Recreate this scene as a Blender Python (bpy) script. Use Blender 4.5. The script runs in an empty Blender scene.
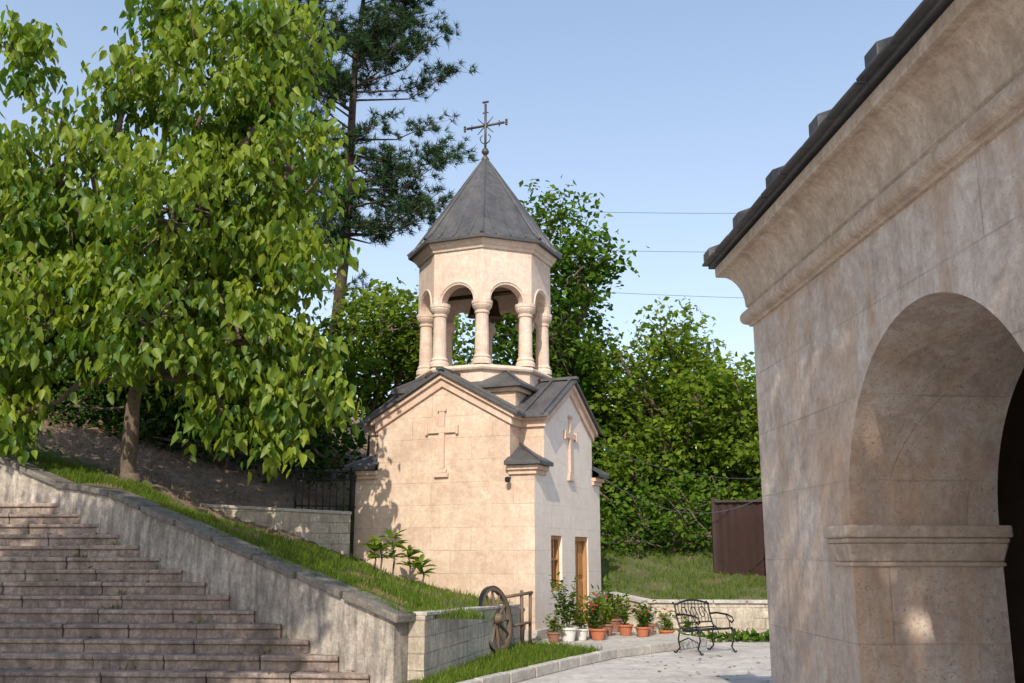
import bpy, math, random
import numpy as np
from mathutils import Vector, Matrix
rng=np.random.default_rng(7); random.seed(7)
R=math.radians
scene=bpy.context.scene
COL=scene.collection

# ------------------------------------------------------------ helpers
def link(o,parent=None):
    COL.objects.link(o)
    if parent is not None: o.parent=parent
    return o
def group(name,loc=(0,0,0),rz=0):
    e=bpy.data.objects.new(name,None); e.location=loc; e.rotation_euler=(0,0,rz); e.empty_display_size=.3
    return link(e)
def mobj(name,V,F,mat=None,parent=None,smooth=False,bevel=0,loc=(0,0,0),rot=(0,0,0),midx=None,recalc=True):
    me=bpy.data.meshes.new(name); me.from_pydata([tuple(v) for v in V],[],[tuple(f) for f in F]); me.update()
    for m in (mat if isinstance(mat,(list,tuple)) else [mat]):
        if m: me.materials.append(m)
    if midx is not None: me.polygons.foreach_set('material_index',midx)
    if smooth: me.polygons.foreach_set('use_smooth',[True]*len(me.polygons))
    if recalc:
        import bmesh
        bm=bmesh.new(); bm.from_mesh(me); bmesh.ops.recalc_face_normals(bm,faces=bm.faces); bm.to_mesh(me); bm.free()
    o=bpy.data.objects.new(name,me); o.location=loc; o.rotation_euler=rot
    link(o,parent)
    if bevel:
        b=o.modifiers.new('bev','BEVEL'); b.width=bevel; b.segments=2; b.limit_method='ANGLE'; b.angle_limit=R(40)
    return o
class MB:
    def __init__(s): s.V=[]; s.F=[]; s.M=[]
    def add(s,V,F,m=0):
        n=len(s.V); s.V+= [tuple(v) for v in V]; s.F+=[tuple(i+n for i in f) for f in F]; s.M+=[m]*len(F)
    def box(s,x0,x1,y0,y1,z0,z1,m=0):
        s.frus(x0,x1,y0,y1,z0,x0,x1,y0,y1,z1,m)
    def frus(s,x0,x1,y0,y1,z0,X0,X1,Y0,Y1,z1,m=0):
        s.add([(x0,y0,z0),(x1,y0,z0),(x1,y1,z0),(x0,y1,z0),(X0,Y0,z1),(X1,Y0,z1),(X1,Y1,z1),(X0,Y1,z1)],
              [(3,2,1,0),(4,5,6,7),(0,1,5,4),(1,2,6,5),(2,3,7,6),(3,0,4,7)],m)
    def prism(s,poly,z0,z1,m=0):
        n=len(poly); V=[(p[0],p[1],z0) for p in poly]+[(p[0],p[1],z1) for p in poly]
        s.add(V,[tuple(range(n))[::-1],tuple(range(n,2*n))]+[(i,(i+1)%n,(i+1)%n+n,i+n) for i in range(n)],m)
    def beam(s,p0,p1,w,h,m=0,zoff=0,flatbottom=None):
        p0=Vector(p0);p1=Vector(p1); d=p1-p0; sd=Vector((-d.y,d.x,0)); 
        if sd.length<1e-6: sd=Vector((1,0,0))
        sd.normalize(); sd*=w/2; u=Vector((0,0,1)) if abs(d.x)+abs(d.y)>1e-4 else Vector((0,1,0))
        V=[]
        for p in (p0,p1):
            for a in (-1,1):
                for t in (0,1):
                    q=p+sd*a
                    if t==0:
                        q=q+u*zoff
                        if flatbottom is not None: q.z=flatbottom
                    else: q=q+u*(zoff+h)
                    V.append(q)
        s.add(V,[(0,1,3,2),(4,6,7,5),(0,4,5,1),(2,3,7,6),(1,5,7,3),(0,2,6,4)],m)
    def tube(s,P,rad,n=7,m=0,cap=True):
        P=[Vector(p) for p in P]
        if not hasattr(rad,'__len__'): rad=[rad]*len(P)
        V=[];F=[]; ref=Vector((.31,.17,.93))
        for i,p in enumerate(P):
            t=(P[min(i+1,len(P)-1)]-P[max(i-1,0)]).normalized()
            a=t.cross(ref)
            if a.length<.1: a=t.cross(Vector((1,0,0)))
            a.normalize(); b=t.cross(a)
            for k in range(n):
                th=2*math.pi*k/n; V.append(p+(a*math.cos(th)+b*math.sin(th))*rad[i])
        for i in range(len(P)-1):
            for k in range(n):
                k2=(k+1)%n; F.append((i*n+k,i*n+k2,(i+1)*n+k2,(i+1)*n+k))
        if cap: F.append(tuple(range(n))[::-1]); F.append(tuple(range((len(P)-1)*n,len(P)*n)))
        s.add(V,F,m)
    def lathe(s,prof,c=(0,0,0),n=16,m=0,phase=0,cap=True):
        V=[];F=[]
        for r,z in prof:
            for k in range(n):
                th=phase+2*math.pi*k/n; V.append((c[0]+r*math.cos(th),c[1]+r*math.sin(th),c[2]+z))
        L=len(prof)
        for i in range(L-1):
            for k in range(n):
                k2=(k+1)%n; F.append((i*n+k,i*n+k2,(i+1)*n+k2,(i+1)*n+k))
        if cap: F.append(tuple(range(n))[::-1]); F.append(tuple(range((L-1)*n,L*n)))
        s.add(V,F,m)
    def obj(s,name,mat,parent=None,**k):
        return mobj(name,s.V,s.F,mat,parent,midx=s.M,**k)

# ------------------------------------------------------------ materials
def newmat(name):
    m=bpy.data.materials.new(name); m.use_nodes=True; nt=m.node_tree; nt.nodes.clear()
    out=nt.nodes.new('ShaderNodeOutputMaterial'); return m,nt,out
def N(nt,t,**k):
    n=nt.nodes.new(t)
    for a,b in k.items(): setattr(n,a,b)
    return n
def mixc(nt,fac,a,b,mode='MIX'):
    n=nt.nodes.new('ShaderNodeMix'); n.data_type='RGBA'; n.blend_type=mode
    for sock,val in ((n.inputs[0],fac),(n.inputs[6],a),(n.inputs[7],b)):
        if isinstance(val,bpy.types.NodeSocket): nt.links.new(val,sock)
        elif isinstance(val,(int,float)): sock.default_value=val
        else: sock.default_value=(*val,1)
    return n.outputs[2]
def noise(nt,vec,scale,detail=5,rough=.6,dist=0):
    n=nt.nodes.new('ShaderNodeTexNoise'); n.inputs['Scale'].default_value=scale; n.inputs['Detail'].default_value=detail
    n.inputs['Roughness'].default_value=rough; n.inputs['Distortion'].default_value=dist
    nt.links.new(vec,n.inputs['Vector']); return n.outputs['Fac']
def ramp(nt,fac,a,b):
    n=nt.nodes.new('ShaderNodeMapRange'); n.inputs[1].default_value=a; n.inputs[2].default_value=b
    nt.links.new(fac,n.inputs[0]); return n.outputs[0]
def mul(nt,a,k):
    mm=N(nt,'ShaderNodeMath',operation='MULTIPLY'); nt.links.new(a,mm.inputs[0])
    if isinstance(k,bpy.types.NodeSocket): nt.links.new(k,mm.inputs[1])
    else: mm.inputs[1].default_value=k
    return mm.outputs[0]
def stone(name,c1,c2,stain=None,scale=1.2,rough=.85,bump=.25,brick=None,stain_amt=.6,fine=.16,horizontal=False,mort_dark=.55,streak=False,pits=0,pscale=45,grime=0,grime_c=(.10,.085,.07)):
    m,nt,out=newmat(name); L=nt.links
    tc=N(nt,'ShaderNodeTexCoord'); vec=tc.outputs['Object']
    bs=N(nt,'ShaderNodeBsdfPrincipled'); bs.inputs['Roughness'].default_value=rough
    L.new(bs.outputs[0],out.inputs[0])
    n1=noise(nt,vec,scale,5,.62,.3); col=mixc(nt,ramp(nt,n1,.32,.68),c1,c2)
    hgt=noise(nt,vec,scale*14,6,.7)
    f=ramp(nt,hgt,.3,.75); col=mixc(nt,fine,col,mixc(nt,f,(.0,.0,.0),(1,1,1)),'OVERLAY')
    n4=noise(nt,vec,scale*4.5,5,.68,.5); col=mixc(nt,fine*1.5,col,mixc(nt,ramp(nt,n4,.3,.7),(.16,.13,.10),(.9,.9,.9)),'OVERLAY')
    if stain:
        v2=vec
        if streak:
            mp=N(nt,'ShaderNodeMapping'); mp.inputs['Scale'].default_value=(1.6,1.6,.35); L.new(vec,mp.inputs[0]); v2=mp.outputs[0]
        n2=noise(nt,v2,scale*1.1,6,.68,.6); col=mixc(nt,mul(nt,ramp(nt,n2,.46,.72),stain_amt),col,stain)
    if grime:
        mp=N(nt,'ShaderNodeMapping'); mp.inputs['Scale'].default_value=(3.2,3.2,.45); mp.inputs['Location'].default_value=(3.1,7.7,1.3); L.new(vec,mp.inputs[0])
        n5=noise(nt,mp.outputs[0],scale*1.3,6,.75,.5); col=mixc(nt,mul(nt,ramp(nt,n5,.48,.70),grime),col,grime_c)
    height=hgt
    if pits:
        mp=N(nt,'ShaderNodeMapping'); mp.inputs['Scale'].default_value=(1,1,1.5); L.new(vec,mp.inputs[0])
        n3=noise(nt,mp.outputs[0],pscale,2,.5); dens=ramp(nt,n4,.35,.65); fac=mul(nt,ramp(nt,n3,.62,.70),dens)
        col=mixc(nt,mul(nt,fac,pits),col,(c1[0]*.42,c1[1]*.38,c1[2]*.33))
        sb=N(nt,'ShaderNodeMath',operation='SUBTRACT'); L.new(hgt,sb.inputs[0]); L.new(fac,sb.inputs[1]); height=sb.outputs[0]
    if brick:
        w,h,mo,amt=brick
        sx=N(nt,'ShaderNodeSeparateXYZ'); L.new(vec,sx.inputs[0]); cb=N(nt,'ShaderNodeCombineXYZ')
        if horizontal:
            L.new(sx.outputs[0],cb.inputs[0]); L.new(sx.outputs[1],cb.inputs[1])
        else:
            ad=N(nt,'ShaderNodeMath',operation='ADD'); L.new(sx.outputs[0],ad.inputs[0]); L.new(sx.outputs[1],ad.inputs[1])
            L.new(ad.outputs[0],cb.inputs[0]); L.new(sx.outputs[2],cb.inputs[1])
        bt=N(nt,'ShaderNodeTexBrick'); L.new(cb.outputs[0],bt.inputs['Vector'])
        bt.inputs['Color1'].default_value=(.34,.34,.34,1); bt.inputs['Color2'].default_value=(.66,.66,.66,1); bt.inputs['Mortar'].default_value=(.5,.5,.5,1)
        bt.inputs['Scale'].default_value=1; bt.inputs['Mortar Size'].default_value=mo; bt.inputs['Mortar Smooth'].default_value=.3
        bt.inputs['Brick Width'].default_value=w; bt.inputs['Row Height'].default_value=h
        col=mixc(nt,amt,col,bt.outputs['Color'],'OVERLAY')
        nb_=ramp(nt,noise(nt,vec,1.7,3,.6),.35,.65)
        col=mixc(nt,mul(nt,mul(nt,bt.outputs['Fac'],mort_dark),nb_),col,tuple(c*.42 for c in c1))
        sb=N(nt,'ShaderNodeMath',operation='SUBTRACT'); L.new(height,sb.inputs[0]); L.new(mul(nt,bt.outputs['Fac'],.6),sb.inputs[1]); height=sb.outputs[0]
    L.new(col,bs.inputs['Base Color'])
    b=N(nt,'ShaderNodeBump'); b.inputs['Strength'].default_value=bump; b.inputs['Distance'].default_value=.02
    L.new(height,b.inputs['Height']); L.new(b.outputs[0],bs.inputs['Normal'])
    return m
def plain(name,c,rough=.6,metal=0,var=.3,scale=8,bump=.1):
    m,nt,out=newmat(name); L=nt.links; tc=N(nt,'ShaderNodeTexCoord')
    bs=N(nt,'ShaderNodeBsdfPrincipled'); bs.inputs['Roughness'].default_value=rough; bs.inputs['Metallic'].default_value=metal
    n1=noise(nt,tc.outputs['Object'],scale,5,.65)
    col=mixc(nt,ramp(nt,n1,.3,.7),tuple(x*(1-var) for x in c),tuple(min(1,x*(1+var)) for x in c))
    L.new(col,bs.inputs['Base Color']); b=N(nt,'ShaderNodeBump'); b.inputs['Strength'].default_value=bump; b.inputs['Distance'].default_value=.01
    L.new(n1,b.inputs['Height']); L.new(b.outputs[0],bs.inputs['Normal']); L.new(bs.outputs[0],out.inputs[0]); return m
def wood(name,c1,c2):
    m,nt,out=newmat(name); L=nt.links; tc=N(nt,'ShaderNodeTexCoord'); mp=N(nt,'ShaderNodeMapping'); mp.inputs['Scale'].default_value=(14,14,1.5)
    L.new(tc.outputs['Object'],mp.inputs[0]); n1=noise(nt,mp.outputs[0],2,7,.65,.6)
    bs=N(nt,'ShaderNodeBsdfPrincipled'); bs.inputs['Roughness'].default_value=.6
    L.new(mixc(nt,ramp(nt,n1,.3,.7),c1,c2),bs.inputs['Base Color']); L.new(bs.outputs[0],out.inputs[0])
    b=N(nt,'ShaderNodeBump'); b.inputs['Strength'].default_value=.25; b.inputs['Distance'].default_value=.01; L.new(n1,b.inputs['Height']); L.new(b.outputs[0],bs.inputs['Normal'])
    return m
def leafmat(name,ca,cb,ta,tb,trans=.45,gloss=.03):
    m,nt,out=newmat(name); L=nt.links
    at=N(nt,'ShaderNodeAttribute',attribute_name='var')
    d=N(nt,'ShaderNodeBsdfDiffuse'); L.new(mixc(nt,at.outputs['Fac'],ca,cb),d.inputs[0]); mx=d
    if trans:
        t=N(nt,'ShaderNodeBsdfTranslucent'); L.new(mixc(nt,at.outputs['Fac'],ta,tb),t.inputs[0])
        mx=N(nt,'ShaderNodeMixShader'); mx.inputs[0].default_value=trans; L.new(d.outputs[0],mx.inputs[1]); L.new(t.outputs[0],mx.inputs[2])
    if gloss:
        g=N(nt,'ShaderNodeBsdfGlossy'); g.inputs['Roughness'].default_value=.5; g.inputs[0].default_value=(.8,.9,.75,1)
        m2=N(nt,'ShaderNodeMixShader'); m2.inputs[0].default_value=gloss; L.new(mx.outputs[0],m2.inputs[1]); L.new(g.outputs[0],m2.inputs[2]); mx=m2
    L.new(mx.outputs[0],out.inputs[0]); return m

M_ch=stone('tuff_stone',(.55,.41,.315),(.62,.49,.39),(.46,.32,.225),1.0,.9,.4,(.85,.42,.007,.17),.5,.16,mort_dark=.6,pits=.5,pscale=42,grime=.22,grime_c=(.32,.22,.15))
M_chB=stone('tuff_stone_brightened',(.70,.60,.53),(.76,.665,.595),(.60,.49,.41),1.2,.9,.25,(.85,.42,.006,.10),.4,.11,mort_dark=.4,pits=.25,pscale=42)  # paler stone for the door wall, colour also lifted to offset its shade
M_trim=stone('pink_tuff_trim',(.60,.41,.32),(.64,.49,.40),(.45,.30,.21),1.6,.85,.3,None,.45,.14,grime=.3,grime_c=(.24,.16,.11))
M_drum=stone('drum_stone',(.61,.47,.385),(.66,.54,.46),(.50,.36,.28),1.6,.85,.3,(.7,.40,.005,.12),.45,.14,mort_dark=.5,pits=.35,pscale=42,grime=.35,grime_c=(.3,.21,.15))
M_roof=stone('slate_roof',(.050,.050,.056),(.095,.093,.096),(.13,.12,.11),2.2,.5,.25,None,.45,grime=.5,grime_c=(.03,.03,.033))
M_bld=stone('weathered_tuff_wall',(.46,.375,.325),(.60,.52,.465),(.50,.31,.18),1.1,.92,.5,(1.1,.52,.006,.12),.75,.24,mort_dark=.4,streak=True,pits=.45,pscale=50,grime=.5,grime_c=(.27,.215,.18))
M_bldtrim=stone('tuff_cornice',(.48,.375,.295),(.58,.48,.40),(.34,.24,.16),2.0,.85,.45,None,.6,.22,pits=.35,pscale=55,grime=.45,grime_c=(.24,.175,.125))
M_par=stone('weathered_render',(.42,.37,.32),(.31,.275,.235),(.085,.077,.066),1.5,.95,.65,None,.95,.28,streak=True,grime=.85,grime_c=(.075,.066,.056))
M_cop=stone('dark_coping',(.12,.108,.092),(.19,.172,.148),(.055,.05,.042),3,.95,.7,None,.7,.35)
M_block=stone('block_wall',(.43,.375,.30),(.52,.46,.38),(.29,.24,.18),1.6,.95,.55,(.42,.2,.012,.26),.5,.24,mort_dark=.9,grime=.55,grime_c=(.13,.105,.08))
M_step=stone('step_stone',(.235,.18,.15),(.35,.275,.235),(.10,.082,.068),1.9,.95,.6,(1.3,5,.008,.24),.85,.34,mort_dark=.4,grime=.65,grime_c=(.07,.058,.048))
M_pave=stone('plaza_paving',(.40,.37,.34),(.47,.44,.41),(.27,.245,.22),.6,.9,.35,(1.2,.6,.008,.14),.6,.22,horizontal=True,mort_dark=.7)
M_curb=stone('curb_concrete',(.40,.37,.335),(.48,.45,.405),(.22,.2,.17),2,.9,.5,(1.0,3,.01,.1),.6,.22)
M_iron=plain('black_iron',(.025,.025,.027),.45,.6)
M_cross=plain('aged_metal',(.085,.072,.06),.5,.5)
M_wood=wood('door_wood',(.34,.15,.05),(.50,.25,.09))
M_oldwood=wood('old_wood',(.085,.055,.035),(.16,.11,.07))
M_glass=plain('window_glass',(.03,.035,.04),.08,0,.1)
M_fence=plain('brown_sheet_metal',(.036,.017,.015),.5,.1,.2,3)
M_bark=plain('bark',(.12,.09,.065),.95,0,.45,9,.8)
M_bark2=plain('pine_bark',(.07,.048,.036),.95,0,.4,9,.8)
M_terra=plain('terracotta',(.42,.14,.07),.8,0,.2,6)
M_terra2=plain('aged_clay',(.28,.13,.09),.85,0,.3,6)
M_white=plain('white_glazed_pot',(.62,.60,.56),.5,0,.12,5)
M_bell=plain('bronze_bell',(.09,.06,.03),.4,.8)
M_wire=plain('cable_rubber',(.05,.05,.05),.7)
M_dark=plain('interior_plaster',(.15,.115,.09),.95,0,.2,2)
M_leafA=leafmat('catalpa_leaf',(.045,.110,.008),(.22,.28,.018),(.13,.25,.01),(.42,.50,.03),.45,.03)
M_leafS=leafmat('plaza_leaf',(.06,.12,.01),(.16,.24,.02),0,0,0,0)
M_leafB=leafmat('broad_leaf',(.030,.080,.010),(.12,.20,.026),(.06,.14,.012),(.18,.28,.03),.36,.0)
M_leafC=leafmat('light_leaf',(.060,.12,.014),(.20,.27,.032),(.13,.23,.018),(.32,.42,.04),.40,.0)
M_leafD=leafmat('dark_leaf',(.016,.040,.008),(.048,.092,.018),0,0,0,.0)
M_pine=leafmat('pine_needle',(.016,.040,.018),(.052,.088,.036),0,0,0,.0)
M_grassb=leafmat('grass_blade',(.05,.10,.015),(.18,.24,.035),(.08,.16,.02),(.26,.34,.05),.4,.0)
M_dry=leafmat('dry_blade',(.15,.12,.055),(.28,.22,.12),0,0,0,.0)
M_flR=plain('red_petal',(.5,.03,.03),.7); M_flP=plain('pink_petal',(.6,.25,.33),.7)

def terrain_mat():
    m,nt,out=newmat('grass_and_soil'); L=nt.links; tc=N(nt,'ShaderNodeTexCoord'); v=tc.outputs['Object']
    at=N(nt,'ShaderNodeAttribute',attribute_name='dirt')
    g=mixc(nt,ramp(nt,noise(nt,v,2.5,6,.7),.3,.7),(.045,.085,.015),(.10,.14,.03))
    g=mixc(nt,ramp(nt,noise(nt,v,30,4,.7),.35,.7),g,(.13,.12,.05))
    d=mixc(nt,ramp(nt,noise(nt,v,3,7,.75,.4),.3,.7),(.15,.10,.065),(.38,.275,.19))
    d=mixc(nt,ramp(nt,noise(nt,v,22,5,.75,.4),.5,.66),d,(.08,.05,.033))
    a=N(nt,'ShaderNodeMath',operation='ADD'); L.new(at.outputs['Fac'],a.inputs[0])
    nn=ramp(nt,noise(nt,v,1.7,6,.7),.25,.75); s=N(nt,'ShaderNodeMath',operation='SUBTRACT'); L.new(nn,s.inputs[0]); s.inputs[1].default_value=.5
    L.new(s.outputs[0],a.inputs[1]); f=ramp(nt,a.outputs[0],.35,.65)
    bs=N(nt,'ShaderNodeBsdfPrincipled'); bs.inputs['Roughness'].default_value=1
    L.new(mixc(nt,f,g,d),bs.inputs['Base Color']); b=N(nt,'ShaderNodeBump'); b.inputs['Strength'].default_value=.9; b.inputs['Distance'].default_value=.08
    L.new(noise(nt,v,7,7,.75),b.inputs['Height']); L.new(b.outputs[0],bs.inputs['Normal']); L.new(bs.outputs[0],out.inputs[0]); return m
M_ter=terrain_mat()

# ------------------------------------------------------------ world / sun / camera
SE,SA=R(38),math.atan2(-.19,-.98)
w=bpy.data.worlds.new('World'); scene.world=w; w.use_nodes=True
nt=w.node_tree; bg=nt.nodes['Background']; sk=nt.nodes.new('ShaderNodeTexSky'); sk.sky_type='NISHITA'; sk.sun_disc=False
sk.sun_elevation=SE; sk.sun_rotation=SA; sk.air_density=1.0; sk.dust_density=2.0; sk.ozone_density=1.1; sk.altitude=400
tcw=nt.nodes.new('ShaderNodeTexCoord'); sxw=nt.nodes.new('ShaderNodeSeparateXYZ'); nt.links.new(tcw.outputs['Generated'],sxw.inputs[0])
hz=mixc(nt,ramp(nt,sxw.outputs[2],.0,.60),(3.1,2.95,2.65),(1.0,1.45,2.1))
skyc=mixc(nt,1.0,sk.outputs[0],hz,'ADD')
nt.links.new(skyc,bg.inputs[0]); bg.inputs[1].default_value=.15
sd=bpy.data.lights.new('sun','SUN'); sd.energy=4.9; sd.angle=R(.53); sd.color=(1,.90,.75)
so=bpy.data.objects.new('sun',sd); link(so)
tosun=Vector((math.sin(SA)*math.cos(SE),math.cos(SA)*math.cos(SE),math.sin(SE)))
so.rotation_euler=tosun.to_track_quat('Z','Y').to_euler(); so.location=(-10,-20,30)
cam=bpy.data.cameras.new('camera'); cam.lens=35; cam.sensor_width=36; cam.clip_end=2000; cam.clip_start=.05
co=bpy.data.objects.new('camera',cam); co.location=(0,0,1.6); co.rotation_euler=(R(90+12.1),0,0); link(co); scene.camera=co
scene.view_settings.view_transform='Standard'; scene.view_settings.look='None'; scene.view_settings.exposure=0

# ------------------------------------------------------------ ground / terrain
mobj('ground',[(-700,-700,0),(700,-700,0),(700,700,0),(-700,700,0)],[(0,1,2,3)],M_pave)
CP=np.array([(-1.3,12.9,.84),(-2.1,13.5,1.1),(-2.96,14.0,1.38),(-3.8,14.6,1.68),(-4.6,15.1,1.94),(-5.5,15.7,2.2),(-6.4,16.35,2.52),(-7.2,16.9,2.66),(-9.0,17.6,3.22),(-12,18.8,4.2),
 (-1.0,14,.84),(-.5,16,.80),(-.05,17.8,.72),(.3,18.4,.65),(-1.3,18.9,.98),(-2.2,19.3,1.15),(-3.1,19.8,1.6),(-2.2,16,1.25),(-3.4,16.5,1.75),(-2.6,17.8,1.3),(-3.9,18.3,1.85),(-5.2,18.3,2.15),(-6.6,18.3,2.9),(-5.2,20.3,2.45),(-3.9,20.4,2.4),
 (-8,20,3.3),(-8,22,3.9),(-11.3,22,4.5),(-4.8,23,3.1),(-15,24,5.5),(-1,23.5,2.0),(2.0,21.5,.68),(2.7,20.3,.66),(5,20.1,.66),(9,19.7,.66),(2.2,23,1.0),(3.5,26,1.6),(6,25,1.3),(10,25,1.5),
 (0,30,3),(8,32,2.6),(-8,30,6),(-20,35,9),(0,45,6),(20,40,4),(-30,70,18),(0,80,9),(35,75,6),(30,22,1),(-30,28,8)],float)
d=np.linalg.norm(CP[:,None,:2]-CP[None,:,:2],axis=2); Wt=np.linalg.solve(d,CP[:,2])
def TZ(x,y):
    x=np.asarray(x,float);y=np.asarray(y,float)
    r=np.sqrt((x[...,None]-CP[:,0])**2+(y[...,None]-CP[:,1])**2); return r@Wt
def resample(P,step):
    out=[]
    for a,b in zip(P[:-1],P[1:]):
        a=np.array(a,float);b=np.array(b,float);n=max(1,int(np.linalg.norm(b-a)/step)); out+= [a+(b-a)*i/n for i in range(n)]
    out.append(np.array(P[-1],float)); return np.array(out)
BD=[(-30,26,-90),(-12.1,18.9,-40),(-9.1,17.45,-30),(-7.3,16.75,-24),(-6.5,16.25,-20),(-1.36,12.78,-6),(-.02,17.85,-1),(.3,18.5,.5),(1.6,21.3,3),(2.65,20.25,6),(5.2,20.0,14),(9,19.6,25),(30,19,90)]
B=resample(BD,.22)
ts=np.concatenate([np.linspace(0,.2,60)[:-1],np.linspace(.2,1,50)]); 
nb=len(B); V=np.zeros((nb,len(ts),3))
for j,t in enumerate(ts):
    V[:,j,0]=B[:,0]*(1-t)+B[:,2]*t; V[:,j,1]=B[:,1]*(1-t)+85*t
V[:,:,2]=TZ(V[:,:,0],V[:,:,1])
rough=rng.normal(0,.025,(nb,len(ts))); rough[:,0]=0; V[:,:,2]+=rough
nt_=len(ts); F=[(i*nt_+j,(i+1)*nt_+j,(i+1)*nt_+j+1,i*nt_+j+1) for i in range(nb-1) for j in range(nt_-1)]
ter=mobj('hillside_terrain',V.reshape(-1,3),F,M_ter,smooth=True)
def dirtf(x,y):
    s=(x+1.5)*.56+(y-12.6)*.83
    dd=np.clip((s-1.5)/.8,0,1)*np.clip((-3.4-x)/1.0,0,1)
    return dd
at=ter.data.attributes.new('dirt','FLOAT','POINT'); P=V.reshape(-1,3); at.data.foreach_set('value',dirtf(P[:,0],P[:,1]).astype(np.float32))

vp=[(-1.75,11.6),(-.85,11.9),(1.0,15.6),(1.45,16.45),(.75,17.6),(.05,17.95),(-1.25,12.8)]
mb=MB(); mb.prism(vp,0.0,.10); vg=mb.obj('grass_verge',M_ter)
a_=vg.data.attributes.new('dirt','FLOAT','POINT'); a_.data.foreach_set('value',[0.2]*len(vg.data.vertices))
mb=MB(); mb.prism([(1.47,16.43),(1.78,16.85),(3.35,18.65),(2.7,20.2),(1.6,21.2),(.3,18.2),(.1,17.9),(.76,17.62)],0,.13)
mb.obj('chapel_pavement',M_curb,bevel=.01)
g=group('curb')
pts=[(-1.1,11.2),(.95,15.3),(1.62,16.5),(3.45,18.6),(2.85,20.1)]
mb=MB()
for a,b in zip(pts[:-1],pts[1:]):
    L_=math.dist(a,b); n=max(1,round(L_/.8))
    for i in range(n):
        p=np.array(a)+(np.array(b)-a)*(i/n+.004); q=np.array(a)+(np.array(b)-a)*((i+1)/n-.004)
        mb.beam((*p,0),(*q,0),.13,.145+random.uniform(-.006,.006))
mb.obj('stones',M_curb,g,bevel=.012)

# ------------------------------------------------------------ stairs
g=group('stone_staircase')
mb=MB(); tn=math.tan(R(4))
for n in range(1,15):
    y=12.8+.3*(n-1); z=.174*n
    xr=-1.87-1.453*(y-12.8)+.12; dep=.75 if n<14 else 6
    xl=-17
    j=random.uniform(-.012,.012)
    xs=[xr]
    while xs[-1]>xl: xs.append(xs[-1]-random.uniform(.9,1.6))
    for a,b in zip(xs[:-1],xs[1:]):
        a2=a-.005; b2=b+.005; jj=j+random.uniform(-.016,.016); jz=random.uniform(-.011,.008)
        for (f0,z0,z1) in ((-.035,z-.06,z+jz),(0.0,z-.19,z-.06)):
            y0a=y+f0+jj+(xr-a2)*tn; y0b=y+f0+jj+(xr-b2)*tn
            Vv=[(b2,y0b,z0),(a2,y0a,z0),(a2,y0a+dep,z0),(b2,y0b+dep,z0)]
            Vv+=[(v[0],v[1],z1) for v in Vv]
            mb.add(Vv,[(3,2,1,0),(4,5,6,7),(0,1,5,4),(1,2,6,5),(2,3,7,6),(3,0,4,7)])
mb.obj('steps',M_step,g,bevel=.016)

# ------------------------------------------------------------ parapet
g=group('stair_parapet_wall')
PP=[(-1.36,12.78,.80),(-6.3,16.09,2.50),(-6.9,16.48,2.62),(-7.5,16.85,2.70),(-9.1,17.5,3.28),(-12.1,18.9,4.25),(-16,21,5.2)]
mb=MB()
for a,b in zip(PP[:-1],PP[1:]): mb.beam(a,b,.30,0,0,flatbottom=-.1)
mb.obj('wall',M_par,g,bevel=.01)
mb=MB()
for a,b in zip(PP[:-1],PP[1:]):
    a=np.array(a);b=np.array(b); L_=np.linalg.norm(b-a); n=max(1,round(L_/.95))
    for i in range(n):
        jz=random.uniform(-.012,.012); s0=i/n-(0.02 if i==0 else 0); p=a+(b-a)*(s0+.005); q=a+(b-a)*((i+1)/n-.005)
        p=p+[0,0,jz]; q=q+[0,0,jz+random.uniform(-.01,.01)]
        mb.beam(p,q,.42+random.uniform(-.02,.02),.10,0)
mb.obj('coping',M_cop,g,bevel=.018)

g=group('planter_retaining_wall')
mb=MB(); a=(-1.19,12.86,.86); b=(.03,17.95,.72)
mb.beam(a,b,.22,0,0,flatbottom=-.05); mb.obj('wall',M_block,g,bevel=.01)
mb=MB(); a=np.array(a);b=np.array(b)
for i in range(9):
    p=a+(b-a)*(i/9+.002); q=a+(b-a)*((i+1)/9-.002); mb.beam(p,q,.26,.045,0)
mb.obj('coping',M_curb,g,bevel=.008)

g=group('terrace_retaining_wall')
mb=MB(); mb.beam((-6.3,18.9,2.5),(-3.1,19.4,2.35),.25,0,flatbottom=1.2); mb.obj('wall',M_block,g,bevel=.01)
mb=MB(); mb.beam((-6.32,18.9,2.5),(-3.08,19.4,2.35),.32,.06); mb.obj('coping',M_curb,g,bevel=.01)

g=group('low_stone_wall')
LW=[(2.0,21.0,.80),(2.65,20.25,.68),(5.2,20.0,.68),(9,19.6,.68),(20,19.2,.68)]
mb=MB()
for a,b in zip(LW[:-1],LW[1:]): mb.beam(a,b,.28,0,flatbottom=-.05)
mb.obj('wall',M_block,g,bevel=.01)
mb=MB()
for a,b in zip(LW[:-1],LW[1:]):
    a=np.array(a);b=np.array(b); n=max(1,round(np.linalg.norm(b-a)/.7))
    for i in range(n): mb.beam(a+(b-a)*(i/n+.003),a+(b-a)*((i+1)/n-.003),.36,.06)
mb.obj('coping',M_curb,g,bevel=.01)

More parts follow.
